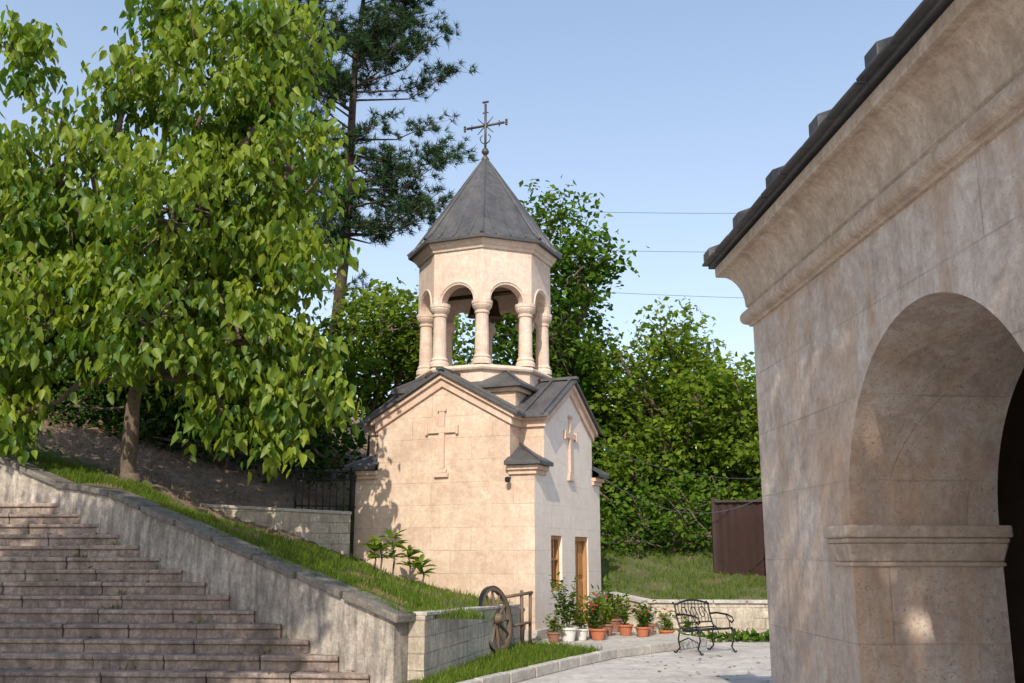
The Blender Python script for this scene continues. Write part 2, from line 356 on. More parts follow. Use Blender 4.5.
g=group('iron_railing'); mb=MB()
def railing(a,b,zb,nn):
    a=np.array(a,float);b=np.array(b,float)
    for i in range(nn):
        p=a+(b-a)*i/(nn-1); e_=i in (0,nn-1); mb.tube([(p[0],p[1],zb-.15),(p[0],p[1],zb+(.85 if e_ else .76))],.022 if e_ else .013,6)
    for z in (.1,.6,.76): mb.tube([(a[0],a[1],zb+z),(b[0],b[1],zb+z)],.016,6)
    for i in range(nn-1):
        p=a+(b-a)*(i+.5)/(nn-1); mb.tube([(p[0]+.05*math.cos(t),p[1],zb+.68+.06*math.sin(t)) for t in np.linspace(0,2*math.pi,9)],.008,4)
railing((-4.15,19.28),(-3.12,19.42),2.42,9); railing((-3.12,19.42),(-3.0,20.6),2.42,9)
mb.obj('bars',M_iron,g,smooth=True)

# ------------------------------------------------------------ chapel
CH=group('stone_chapel',(-.594,20.79,0),R(-23))
H=1.9; ZB=3.2
mb=MB()
mb.add([(-H,-H,-.3),(H,-H,-.3),(H,-H,ZB),(-H,-H,ZB)],[(0,1,2,3)])
mb.add([(-H,H,-.3),(H,H,-.3),(H,H,ZB),(-H,H,ZB)],[(3,2,1,0)])
mb.add([(-H,-H,-.3),(-H,H,-.3),(-H,H,ZB),(-H,-H,ZB)],[(3,2,1,0)])
mb.add([(-H,-H,ZB),(H,-H,ZB),(H,H,ZB),(-H,H,ZB)],[(0,1,2,3)])
AW,EZ,AZ=1.41,4.2,4.98
def pent(yA,sw):
    pts=[(-AW,ZB),(AW,ZB),(AW,EZ),(0,AZ),(-AW,EZ)]
    f=lambda u,v,z:(u,v,z) if not sw else (v,u,z)
    return [f(p[0],-yA,p[1]) for p in pts]+[f(p[0],yA,p[1]) for p in pts]
for sw in (False,True):
    Vv=pent(H,sw); Fs=[(1,6,7,2),(0,4,9,5),(5,9,8,7,6)]
    if sw: Fs=[(1,6,7,2),(0,4,9,5),(0,1,2,3,4)]
    else: Fs.append((0,1,2,3,4))
    mb.add(Vv,Fs)
mb.obj('walls',M_ch,CH)
mb=MB()
ys=[-H,-H+.82,-H+1.42,-H+2.17,-H+2.97,H]; zs=[-.3,.13,.93,1.96,ZB]
def inop(i,z0,z1):
    if i==1 and z0>=.93 and z1<=1.96: return True
    if i==3 and z0>=.13 and z1<=1.96: return True
    return False
for i in range(5):
    for k in range(4):
        if not inop(i,zs[k],zs[k+1]): mb.add([(H,ys[i],zs[k]),(H,ys[i+1],zs[k]),(H,ys[i+1],zs[k+1]),(H,ys[i],zs[k+1])],[(0,1,2,3)])
mb.add([(H,-AW,ZB),(H,AW,ZB),(H,AW,EZ),(H,0,AZ),(H,-AW,EZ)],[(0,1,2,3,4)])
for (y0,y1,z0,z1) in ((ys[1],ys[2],.93,1.96),(ys[3],ys[4],.13,1.96)):
    q=[(y0,z0),(y1,z0),(y1,z1),(y0,z1)]
    for t in range(4):
        a,b=q[t],q[(t+1)%4]; mb.add([(H,*a),(H,*b),(H-.16,*b),(H-.16,*a)],[(0,1,2,3)])
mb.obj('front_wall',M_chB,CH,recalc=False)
mb=MB()
y0,y1=ys[1],ys[2]
mb.box(H-.15,H-.13,y0,y1,.93,1.96,1)
for (a,b,c,d_) in ((y0,y0+.07,.93,1.96),(y1-.07,y1,.93,1.96),(y0+.07,y1-.07,.93,1.0),(y0+.07,y1-.07,1.89,1.96),((y0+y1)/2-.025,(y0+y1)/2+.025,1.0,1.89),(y0+.07,y1-.07,1.5,1.54)):
    mb.box(H-.13,H-.06,a,b,c,d_,0)
mb.obj('window',[M_wood,M_glass],CH,bevel=.004)
mb=MB(); y0,y1=ys[3],ys[4]
mb.box(H-.15,H-.11,y0,y1,.13,1.96)
for (a,b,c,d_) in ((y0,y0+.08,.13,1.96),(y1-.08,y1,.13,1.96),(y0+.08,y1-.08,1.87,1.96)): mb.box(H-.11,H-.03,a,b,c,d_)
for (c,d_) in ((.22,.55),(.65,1.1),(1.2,1.8)):
    mb.box(H-.112,H-.085,y0+.14,(y0+y1)/2-.03,c,d_); mb.box(H-.112,H-.085,(y0+y1)/2+.03,y1-.14,c,d_)
mb.obj('door',M_wood,CH,bevel=.006)
mb=MB(); mb.box(H,H+.45,ys[3]-.15,ys[4]+.15,.0,.24); mb.box(-H-.06,H+.06,-H-.06,-H+.01,-.3,.3); mb.box(H-.01,H+.06,-H+.02,ys[3]-.16,-.3,.3); mb.box(H-.01,H+.06,ys[4]+.16,H,-.3,.3)
mb.obj('plinth',M_curb,CH,bevel=.012)
sl=(AZ-EZ)/AW
def chev(mb,half,out,thick,top,sw,m=0,w=AW):
    f=lambda u,v,z:(u,v,z) if not sw else (v,u,z)
    zA=AZ+top; ue=w; zE=AZ+top-sl*ue
    pts=[(0,zA),(ue,zE),(ue,zE-thick),(0,zA-thick),(-ue,zE-thick),(-ue,zE)]
    Vv=[f(p[0],-half,p[1]) for p in pts]+[f(p[0],half,p[1]) for p in pts]
    Fs=[(0,1,2,3),(0,3,4,5),(9,8,7,6),(11,10,9,6),(0,6,7,1),(1,7,8,2),(2,8,9,3),(3,9,10,4),(4,10,11,5),(5,11,6,0)]
    mb.add(Vv,Fs,m)
mb=MB(); chev(mb,H+.05,0,.20,.00,False,w=AW+.05); chev(mb,H+.052,0,.20,.002,True,w=AW+.052)
chev(mb,H+.11,0,.085,.045,False,w=AW+.12); chev(mb,H+.112,0,.085,.047,True,w=AW+.122)
for sx in (1,-1):
    for sy in (1,-1):
        xs=sorted((sx*1.38,sx*(H+.09))); yy=sorted((sy*1.38,sy*(H+.09))); mb.box(xs[0],xs[1],yy[0],yy[1],3.13,3.215)
        xs=sorted((sx*1.39,sx*(H+.045))); yy=sorted((sy*1.39,sy*(H+.045))); mb.box(xs[0],xs[1],yy[0],yy[1],3.05,3.135)
mb.obj('cornice',M_trim,CH,bevel=.01)
mb=MB(); chev(mb,H+.17,0,.06,.11,False,w=AW+.2); chev(mb,H+.172,0,.06,.112,True,w=AW+.202)
for sw in (False,True):
    f=lambda u,v,z:(u,v,z) if not sw else (v,u,z)
    for v in (-1.95,-1.55,1.55,1.95):
        for sg in (1,-1):
            z=lambda u:AZ+.11-sl*u
            mb.beam(f(0,v,z(0)),f(sg*(AW+.22),v,z(AW+.22)),.055,.05)
    mb.beam(f(0,-H-.2,AZ+.11),f(0,H+.2,AZ+.11),.13,.06)
for sx in (1,-1):
    for sy in (1,-1):
        o=H+.17; i=1.36; z0,z1=3.29,3.66
        Vv=[(sx*x,-sy*y,z) for x,y,z in ((i,-o,z0),(o,-o,z0),(o,-i,z0),(AW,-AW,z1),(i,-o,z0-.07),(o,-o,z0-.07),(o,-i,z0-.07),(i,-i,z0-.07))]
        mb.add(Vv,[(0,1,3),(1,2,3),(0,4,5,1),(1,5,6,2),(4,7,6,5)])
        mb.beam((sx*o,sy*o,z0-.01),(sx*AW,sy*AW,z1-.01),.06,.045)
o=1.42
mb.add([(-o,-o,4.80),(o,-o,4.80),(o,o,4.80),(-o,o,4.80),(-o,-o,4.86),(o,-o,4.86),(o,o,4.86),(-o,o,4.86),(-.8,-.8,5.26),(.8,-.8,5.26),(.8,.8,5.26),(-.8,.8,5.26)],
  [(0,1,5,4),(1,2,6,5),(2,3,7,6),(3,0,4,7),(4,5,9,8),(5,6,10,9),(6,7,11,10),(7,4,8,11),(3,2,1,0),(8,9,10,11)])
for sx in (1,-1):
    for sy in (1,-1): mb.beam((sx*o,sy*o,4.85),(sx*.8,sy*.8,5.25),.06,.05)
mb.obj('roof',M_roof,CH,bevel=.006)
mb=MB(); mb.box(-1.25,1.25,-1.25,1.25,4.0,4.72); mb.box(-1.32,1.32,-1.32,1.32,4.72,4.80)
mb.obj('drum_base_block',M_ch,CH,bevel=.01)
ph=R(22.5)
mb=MB()
mb.lathe([(1.36,4.85),(1.36,5.18),(1.43,5.20),(1.46,5.25),(1.43,5.30),(1.36,5.32)],n=8,phase=ph)
mb.obj('belfry_base',M_drum,CH,bevel=.012)
mb=MB(); RC=1.24
for k in range(8):
    th=ph+k*math.pi/4; c=(RC*math.cos(th),RC*math.sin(th),0)
    mb.lathe([(.20,5.32),(.20,5.40),(.19,5.42),(.165,5.44),(.18,5.47),(.165,5.50),(.145,5.52),(.140,5.9),(.13,6.36),(.15,6.37),(.155,6.40),(.14,6.42),(.18,6.47),(.205,6.52),(.205,6.56),(.215,6.56),(.215,6.63)],c,n=18)
mb.obj('columns',M_drum,CH,smooth=False)
def arch_panel(mb,u0,u1,zb,zs_,zt,cu,Rr,th,fmap,n=24,m=0,inner_shrink=0,mi=0):
    P=lambda u,w_,z:fmap(u,w_,z)
    k=inner_shrink
    def q(pts,mm=m): mb.add([P(*p) for p in pts],[tuple(range(len(pts)))],mm)
    for w_ in (0,th):
        a0=u0+(k if w_ else 0); a1=u1-(k if w_ else 0)
        q([(a0,w_,zb),(cu-Rr,w_,zb),(cu-Rr,w_,zs_),(cu-Rr,w_,zt),(a0,w_,zt)])
        q([(cu+Rr,w_,zb),(a1,w_,zb),(a1,w_,zt),(cu+Rr,w_,zt),(cu+Rr,w_,zs_)])
        for i in range(n):
            t0=math.pi*(1-i/n); t1=math.pi*(1-(i+1)/n)
            x0,x1=cu+Rr*math.cos(t0),cu+Rr*math.cos(t1)
            q([(x0,w_,zs_+Rr*math.sin(t0)),(x1,w_,zs_+Rr*math.sin(t1)),(x1,w_,zt),(x0,w_,zt)])
    for i in range(n):
        t0=math.pi*(1-i/n); t1=math.pi*(1-(i+1)/n)
        q([(cu+Rr*math.cos(t0),0,zs_+Rr*math.sin(t0)),(cu+Rr*math.cos(t1),0,zs_+Rr*math.sin(t1)),(cu+Rr*math.cos(t1),th,zs_+Rr*math.sin(t1)),(cu+Rr*math.cos(t0),th,zs_+Rr*math.sin(t0))],mi)
    if zs_>zb:
        q([(cu-Rr,0,zb),(cu-Rr,0,zs_),(cu-Rr,th,zs_),(cu-Rr,th,zb)],mi); q([(cu+Rr,0,zb),(cu+Rr,0,zs_),(cu+Rr,th,zs_),(cu+Rr,th,zb)],mi)
    else:
        q([(u0,0,zb),(cu-Rr,0,zb),(cu-Rr,th,zb),(u0+k,th,zb)]); q([(cu+Rr,0,zb),(u1,0,zb),(u1-k,th,zb),(cu+Rr,th,zb)])
mb=MB(); RD=1.42; side=2*RD*math.sin(ph); ap=RD*math.cos(ph)
for k in range(8):
    th=k*math.pi/4; nx,ny=math.cos(th),math.sin(th); tx,ty=-ny,nx
    arch_panel(mb,-side/2,side/2,6.63,6.63,7.72,0,.355,.24,lambda u,w_,z:(nx*(ap-w_)+tx*u,ny*(ap-w_)+ty*u,z),n=16,inner_shrink=.24*math.tan(ph))
mb.obj('drum',M_drum,CH)
mb=MB()
for k in range(8):
    th=k*math.pi/4; nx,ny=math.cos(th),math.sin(th); tx,ty=-ny,nx
    mb.tube([(nx*(ap+.0)+tx*.40*math.cos(t),ny*(ap+.0)+ty*.40*math.cos(t),6.64+.40*math.sin(t)) for t in np.linspace(0,math.pi,14)],.024,6)
mb.lathe([(1.43,7.70),(1.46,7.71),(1.48,7.76),(1.52,7.79),(1.56,7.86),(1.58,7.90),(1.2,7.90)],n=8,phase=ph,cap=False)
mb.obj('drum_mouldings',M_drum,CH)
mb=MB()
mb.lathe([(1.3,7.88),(1.66,7.88),(1.67,7.94),(1.50,8.10),(.06,10.18)],n=8,phase=ph)
for k in range(8):
    th=ph+k*math.pi/4; c,s=math.cos(th),math.sin(th)
    mb.tube([(1.67*c,1.67*s,7.95),(1.50*c,1.50*s,8.11),(.05*c,.05*s,10.19)],[.045,.038,.022],6)
    for off in (-.33,.33,0):
        th2=k*math.pi/4; c,s=math.cos(th2),math.sin(th2); a7=math.cos(ph)
        x0=1.66*a7;x1=1.50*a7
        zt=8.10+(10.18-8.10)*(1-abs(off)/(1.50*math.sin(ph)))*.98; rt=x1*(1-(zt-8.10)/2.08)
        mb.tube([(c*x0-s*off,s*x0+c*off,7.955),(c*x1-s*off,s*x1+c*off,8.105),(c*rt-s*off,s*rt+c*off,zt)],.024,5)
mb.obj('spire_roof',M_roof,CH)
mb=MB()
mb.lathe([(.075,10.12),(.09,10.2),(.05,10.26),(.03,10.30)],n=12)
mb.lathe([(.02,10.28),(.075,10.34),(.085,10.38),(.06,10.44),(.02,10.47)],n=12)
mb.tube([(0,0,10.2),(0,0,11.52)],.03,6); mb.tube([(-.46,0,11.0),(.46,0,11.0)],.028,6)
for a in (45,135,225,315): mb.tube([(0,0,11.0),(.27*math.cos(R(a)),0,11.0+.27*math.sin(R(a)))],[.018,.008],5)
for (x,z,dx,dz) in ((-.46,11,-1,0),(.46,11,1,0),(0,11.52,0,1)):
    for a in (-1,0,1):
        ex,ez=dx*.05+(0 if a==0 else (-dz*a*.05)),dz*.05+(0 if a==0 else dx*a*.05)
        mb.lathe([(.005,-.03),(.03,-.014),(.03,.014),(.005,.03)],(x+ex,0,z+ez),n=8)
for s in (-1,1):
    mb.tube([(0,0,10.55),(s*.10,0,10.62),(s*.13,0,10.72),(s*.07,0,10.78)],.013,5)
    mb.tube([(s*.33,0,10.93),(s*.36,0,11.0),(s*.33,0,11.07)],.014,5)
    mb.tube([(s*.07,0,11.3),(0,0,11.34)],.014,5)
mb.obj('spire_cross',M_cross,CH,smooth=True)
mb=MB()
mb.lathe([(.02,6.98),(.07,6.97),(.11,6.92),(.13,6.78),(.16,6.66),(.22,6.56),(.23,6.52),(.20,6.52)],(.18,.05,0),n=20)
mb.tube([(.18,.05,6.6),(.18,.05,6.45)],[.015,.035],8)
mb.lathe([(.015,6.95),(.05,6.94),(.08,6.85),(.10,6.75),(.14,6.68),(.13,6.66)],(-.35,.2,0),n=16)
mb.tube([(.18,.05,6.95),(.18,.05,7.1)],.02,6); mb.tube([(-.35,.2,6.93),(-.35,.2,7.1)],.015,6)
mb.tube([(-1.15,.05,7.1),(1.15,.05,7.1)],.04,6); mb.tube([(-1.1,.2,7.12),(1.1,.2,7.12)],.03,6)
mb.obj('bells',M_bell,CH,smooth=True)
def rcross(f):
    def bx(u0,u1,z0,z1,t):
        Vv=[]
        for d_ in (0.0,t):
            Vv+=[f(u0,d_,z0),f(u1,d_,z0),f(u1,d_,z1),f(u0,d_,z1)]
        mb.add(Vv,[(0,1,2,3),(4,5,6,7),(0,1,5,4),(1,2,6,5),(2,3,7,6),(3,0,4,7)])
    bx(-.06,.06,3.2,3.88,.05); bx(-.06,.06,4.0,4.30,.05); bx(-.30,.30,3.88,4.0,.05)
    bx(-.15,.15,3.04,3.12,.06); bx(-.11,.11,3.12,3.20,.055); bx(-.09,.09,4.30,4.36,.06); bx(-.35,-.30,3.85,4.03,.06); bx(.30,.35,3.85,4.03,.06)
mb=MB(); rcross(lambda u,d_,z:(u,-H-d_+.005,z)); 
mb.obj('relief_cross',M_trim,CH,bevel=.01)
mb=MB(); rcross(lambda u,d_,z:(H+d_-.005,u,z)); mb.obj('relief_cross_front',M_trim,CH,bevel=.01)

fl=group('floodlight',(0,0,0)); 
mb=MB(); mat=Matrix.Translation((-.594,20.79,0))@Matrix.Rotation(R(-23),4,'Z')
def W(x,y,z): return mat@Vector((x,y,z))
mb.tube([W(1.42,-1.9,3.0),W(1.42,-2.0,2.98)],.015,6); p=W(1.42,-2.04,2.95)
mb.lathe([(.03,-.05),(.045,-.035),(.05,.03),(.035,.05)],tuple(p),n=12); mb.obj('fixture',M_iron,fl)

# ------------------------------------------------------------ arcade building at right
BL=group('stone_arcade_building',(2.113,8.5,0),math.atan(.051))
mb=MB(); f=lambda u,w_,z:(w_,u,z)
WT=3.74
arch_panel(mb,-5.0,0,-.1,1.79,WT,-3.1,1.21,1.0,f,n=48)
arch_panel(mb,-10.5,-5.0,-.1,1.79,WT,-7.6,1.21,1.0,f,n=48)
mb.add([(0,0,-.1),(7,0,-.1),(7,0,WT),(0,0,WT)],[(0,1,2,3)])
mb.add([(0,-10.5,-.1),(7,-10.5,-.1),(7,-10.5,WT),(0,-10.5,WT)],[(0,1,2,3)])
mb.add([(7,0,-.1),(7,-10.5,-.1),(7,-10.5,WT),(7,0,WT)],[(0,1,2,3)])
mb.obj('walls',M_bld,BL)
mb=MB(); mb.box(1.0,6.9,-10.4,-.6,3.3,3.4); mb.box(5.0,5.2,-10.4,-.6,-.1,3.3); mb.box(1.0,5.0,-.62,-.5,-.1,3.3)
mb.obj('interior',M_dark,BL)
mb=MB()
def impost(yj,sg,yout):
    def Y(a): return tuple(sorted((yj+sg*a,yout-sg*a)))
    for (a,b,z0,z1) in ((.06,.055,1.71,1.79),(.045,.04,1.675,1.71)):
        y=Y(a); mb.box(-a,1.0+a,y[0],y[1],z0,z1)
    y0=Y(.010);y1=Y(.04); mb.frus(-.010,1.010,y0[0],y0[1],1.555,-.04,1.04,y1[0],y1[1],1.675)
    y=Y(.02); mb.box(-.02,1.02,y[0],y[1],1.525,1.555)
impost(-1.89,-1,-1.60); impost(-4.31,1,-4.60); impost(-6.39,-1,-6.10); impost(-8.81,1,-9.10)
mb.obj('imposts',M_bldtrim,BL,bevel=.014)
prof=[(0,3.555),(.025,3.56),(.03,3.575)]+[(.035+.055*math.sin(t),3.645-.065*math.cos(t)) for t in np.linspace(.1,math.pi-.1,10)]+[(.03,3.715),(.03,3.73),(.045,3.745)]
for t in np.linspace(0,1,9)[1:]: prof.append((.045+.185*(1-math.cos(t*math.pi/2))**.9, 3.75+.31*math.sin(t*math.pi/2)))
prof+=[(.245,4.065),(.25,4.08),(.25,4.15),(.0,4.15)]
rails=[]
for o,z in prof: rails.append([(-o,-10.7,z),(-o,o,z),(7+o,o,z)])
Vv=[];F=[]
for r_ in rails: Vv+=r_
for i in range(len(prof)-1):
    for j in range(2): F.append((i*3+j,i*3+j+1,(i+1)*3+j+1,(i+1)*3+j))
mb=MB(); mb.add(Vv,F); mb.obj('cornice',M_bldtrim,BL)
mb=MB(); e=.30; rz=4.155; D=3.6; sl2=math.tan(R(24)); tz=rz+(D+e)*sl2
Vv=[(-e,-10.8,rz),(-e,e,rz),(7+e,e,rz),(D,-10.8,tz),(D,-D,tz)]
V2=[(x,y,z+.035) for x,y,z in Vv]
mb.add(Vv+V2,[(0,1,4,3),(1,2,4),(5,6,9,8),(6,7,9),(0,5,6,1),(1,6,7,2),(0,3,8,5)])
for y in [.16,-.80,-1.70,-2.62,-3.52,-4.42,-5.3,-6.2,-7.1,-8.0]:
    L2=min(D,-y-.1)
    if L2<.3: L2=.1
    nseg=max(1,int((L2+e)/.45)); x0=-e-.045
    for i in range(nseg):
        xa=x0+i*.45; xb=xa+.47
        mb.beam((xa,y,rz+.03+(xa+e)*sl2+.03),(xb,y,rz+.03+(xb+e)*sl2),.17,.10)
for i in range(24):
    y0=-10.6+i*.455
    mb.beam((-e-.015,y0,rz+.028),(-e-.015,y0+.445,rz+.028+random.uniform(-.006,.012)),.08,.022)
mb.beam((-e,e,rz+.05),(D,-D,tz+.05),.16,.08)
mb.obj('roof',M_roof,BL,bevel=.008)

# ------------------------------------------------------------ leaves
def rand_unit(n):
    v=rng.normal(size=(n,3)); return v/np.linalg.norm(v,axis=1,keepdims=True)
OV=np.array([(0,0,0),(-.27,.22,.09),(-.25,.58,.07),(0,1.12,-.14),(.25,.58,.07),(.27,.22,.09)]); OVF=[(0,3,2,1),(0,5,4,3)]
RHOMB=np.array([(0,0,0),(-.33,.45,.07),(0,1,-.05),(.33,.45,.07)]); RHOMBF=[(0,2,1),(0,3,2)]
def leaves(name,C,axis,nrm,size,var,mat,parent,T=OV,TF=OVF):
    axis=axis/np.linalg.norm(axis,axis=1,keepdims=True)
    side=np.cross(axis,nrm); side/=np.linalg.norm(side,axis=1,keepdims=True)+1e-9
    nn=np.cross(side,axis)
    K=len(T); V=C[:,None,:]+size[:,None,None]*(T[None,:,0,None]*side[:,None,:]+T[None,:,1,None]*axis[:,None,:]+T[None,:,2,None]*nn[:,None,:])
    V=V.reshape(-1,3).astype(np.float32); n=len(C)
    me=bpy.data.meshes.new(name)
    fl_=np.concatenate([np.array(f) for f in TF]); cnt=np.array([len(f) for f in TF])
    L_=(fl_[None,:]+K*np.arange(n)[:,None]).reshape(-1); cn=np.tile(cnt,n); st=np.concatenate([[0],np.cumsum(cn)[:-1]])
    me.vertices.add(len(V)); me.vertices.foreach_set('co',V.reshape(-1))
    me.loops.add(len(L_)); me.loops.foreach_set('vertex_index',L_.astype(np.int32))
    me.polygons.add(len(cn)); me.polygons.foreach_set('loop_start',st.astype(np.int32)); me.polygons.foreach_set('loop_total',cn.astype(np.int32))
    me.update(calc_edges=True); me.validate()
    a=me.attributes.new('var','FLOAT','POINT'); a.data.foreach_set('value',np.repeat(np.clip(var,0,1),K).astype(np.float32))
    me.materials.append(mat); o=bpy.data.objects.new(name,me); return link(o,parent)
def limb(mb,a,b,r0,r1,wig=.25,seg=5,sag=0):
    a=np.array(a,float);b=np.array(b,float); L_=np.linalg.norm(b-a); P=[]
    for i in range(seg+1):
        t=i/seg; p=a+(b-a)*t+rng.normal(0,1,3)*wig*L_*.1*math.sin(math.pi*t); p[2]+=sag*L_*math.sin(math.pi*t); P.append(p)
    mb.tube(P,list(np.linspace(r0,r1,seg+1)),6); return P
def broad_tree(name,base,trunkr,fork,lobes,nclu,nleaf,lsize,csz,mat,bark,T=OV,TF=OVF,droop=.7,shell=.45,lean=(0,0)):
    g=group(name,(0,0,0)); mb=MB(); base=np.array(base,float)
    fk=np.array((base[0]+lean[0],base[1]+lean[1],fork)); limb(mb,base-[0,0,.4],fk,trunkr,trunkr*.72,.2,6)
    mb.tube([base-[0,0,.3],base+[0,0,.25]],[trunkr*1.6,trunkr*1.02],9)
    Cs=[];vr=[]
    for (x,y,z,r,*rzf) in lobes:
        rzv=rzf[0] if rzf else r
        c=np.array((x,y,z)); limb(mb,fk-[0,0,rng.uniform(0,.5)],c,trunkr*.5,.04,.5,6,.06)
        k=max(6,int(nclu*r*r)); u=rand_unit(k); rad=(shell+(1-shell)*rng.random(k)**.5)*rng.uniform(.72,1.24,k)
        P=c+u*rad[:,None]*np.array((r,r,rzv)); Cs.append(P)
        vr.append(np.clip(.45+.25*u[:,2]+rng.normal(0,.28,k),0,1))  # clump shading in leaf colour: lobe tops lighter, undersides darker, plus random tone
        for p in P[:max(3,k//6)]: limb(mb,c+rng.normal(0,.15,3),p,.03,.008,.4,3)
    Cs=np.concatenate(Cs); vr=np.concatenate(vr); n=len(Cs)
    C=np.repeat(Cs,nleaf,0)+rng.normal(0,1,(n*nleaf,3))*np.array((csz,csz,csz*.75)); 
    out=rand_unit(len(C)); ax=out*np.array((1,1,.5))+np.array((0,0,-droop)); nr=rand_unit(len(C))*.8+np.array((0,-.25,.75))
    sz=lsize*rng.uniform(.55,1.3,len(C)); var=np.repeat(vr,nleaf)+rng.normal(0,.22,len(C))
    leaves('foliage',C,ax,nr,sz,var,mat,g,T,TF); mb.obj('trunk',bark,g,smooth=True); return g
lobesA=[(-8.4,17.4,8.4,1.4),(-5.7,17.6,10.4,1.45),(-4.0,17.2,8.6,.95),(-6.0,16.8,7.6,1.45),(-7.9,17.0,5.7,1.3),(-4.7,16.9,5.3,1.05),(-3.9,17.0,6.7,.8),(-3.65,16.8,4.3,.62),
 (-6.2,16.6,5.5,1.05),(-9.7,17.6,7.5,1.45),(-9.4,17.5,10.9,.75),(-4.5,17.4,10.0,.85),(-4.4,17.6,11.5,.85),(-3.4,17.0,5.3,.45),(-3.2,16.8,4.2,.42),(-5.0,17.0,4.2,.7),(-9.3,17.2,4.9,1.0),(-5.4,18.6,8.8,1.35),(-7.3,18.8,7.0,1.45),(-6.6,17.8,12.2,1.15),(-4.9,18.0,6.9,1.15),(-3.9,16.9,3.6,.42),(-7.2,17.3,10.1,.75),(-8.6,17.0,3.9,.6)]
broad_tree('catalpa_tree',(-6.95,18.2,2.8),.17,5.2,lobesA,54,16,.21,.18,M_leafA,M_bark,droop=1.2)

def crown(cx,cy,cz,rx,rz,n,seed,rl=(.35,.6)):
    r_=np.random.default_rng(seed); L_=[(cx,cy,cz,rx*.62,rz*.62)]
    for i in range(n):
        u=r_.normal(size=3); u/=np.linalg.norm(u); k=r_.uniform(.5,.8); rr=rx*r_.uniform(*rl)
        L_.append((cx+u[0]*rx*k,cy+u[1]*rx*k,cz+u[2]*rz*k,rr,rr*1.0))
    return L_
kw=dict(T=RHOMB,TF=RHOMBF,droop=.3,shell=.35)
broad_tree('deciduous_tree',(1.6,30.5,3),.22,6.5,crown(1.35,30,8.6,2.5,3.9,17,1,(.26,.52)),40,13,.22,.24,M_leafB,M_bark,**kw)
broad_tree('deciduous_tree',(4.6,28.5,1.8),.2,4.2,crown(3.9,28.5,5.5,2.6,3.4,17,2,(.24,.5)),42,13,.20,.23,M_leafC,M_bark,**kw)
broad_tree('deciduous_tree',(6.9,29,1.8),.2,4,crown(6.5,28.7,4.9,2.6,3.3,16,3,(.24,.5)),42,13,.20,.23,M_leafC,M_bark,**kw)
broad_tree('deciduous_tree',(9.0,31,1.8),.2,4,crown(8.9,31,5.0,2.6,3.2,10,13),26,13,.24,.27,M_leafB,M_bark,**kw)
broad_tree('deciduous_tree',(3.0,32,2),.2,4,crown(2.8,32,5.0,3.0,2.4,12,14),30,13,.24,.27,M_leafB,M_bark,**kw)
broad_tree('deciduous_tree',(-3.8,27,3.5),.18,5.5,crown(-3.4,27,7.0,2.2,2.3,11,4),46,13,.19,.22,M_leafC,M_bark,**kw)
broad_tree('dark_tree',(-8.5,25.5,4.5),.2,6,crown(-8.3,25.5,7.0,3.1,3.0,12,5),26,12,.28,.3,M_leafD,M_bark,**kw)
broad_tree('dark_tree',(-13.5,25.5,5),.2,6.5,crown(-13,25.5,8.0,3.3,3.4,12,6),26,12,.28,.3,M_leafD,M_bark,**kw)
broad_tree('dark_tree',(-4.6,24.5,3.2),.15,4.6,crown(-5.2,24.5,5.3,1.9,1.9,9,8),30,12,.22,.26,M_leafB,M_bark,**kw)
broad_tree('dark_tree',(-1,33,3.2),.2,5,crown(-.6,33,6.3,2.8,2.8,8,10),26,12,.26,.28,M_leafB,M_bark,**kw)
broad_tree('shrub_thicket',(4.2,26.5,1.5),.06,2.0,[(2.3,25.8,1.9,.9),(3.4,26.2,2.3,1.1),(4.6,26.6,2.6,1.2),(5.8,26.8,2.5,1.1),(1.2,26.2,2.4,1.2),(7.2,26.5,2.4,1.2),(8.8,26.5,2.4,1.3),(2.0,27.5,3.4,1.3),(3.6,28,3.6,1.3)],55,13,.15,.2,M_leafB,M_bark,**kw)
broad_tree('bush',(-6.4,22.5,3.5),.05,3.9,[(-6.6,22.3,4.2,.9,.6),(-5.2,22.6,3.9,.9,.6),(-8.4,22.8,4.6,1.0,.6),(-10.3,23,5.0,1.0,.6),(-3.9,22.3,3.6,.7,.6)],46,13,.15,.18,M_leafD,M_bark,**kw)
# trees outside the frame (left of and behind the viewer) shading stairs and arcade wall
broad_tree('plaza_tree',(-8.9,4.2,0),.22,4.2,crown(-7.5,4.4,8.5,3.4,2.3,16,11),16,12,.27,.3,M_leafS,M_bark,**kw)
broad_tree('plaza_tree',(-2.4,-5,0),.22,5,crown(.3,-3.4,10.6,3.2,2.4,10,12),8,11,.27,.3,M_leafS,M_bark,**kw)

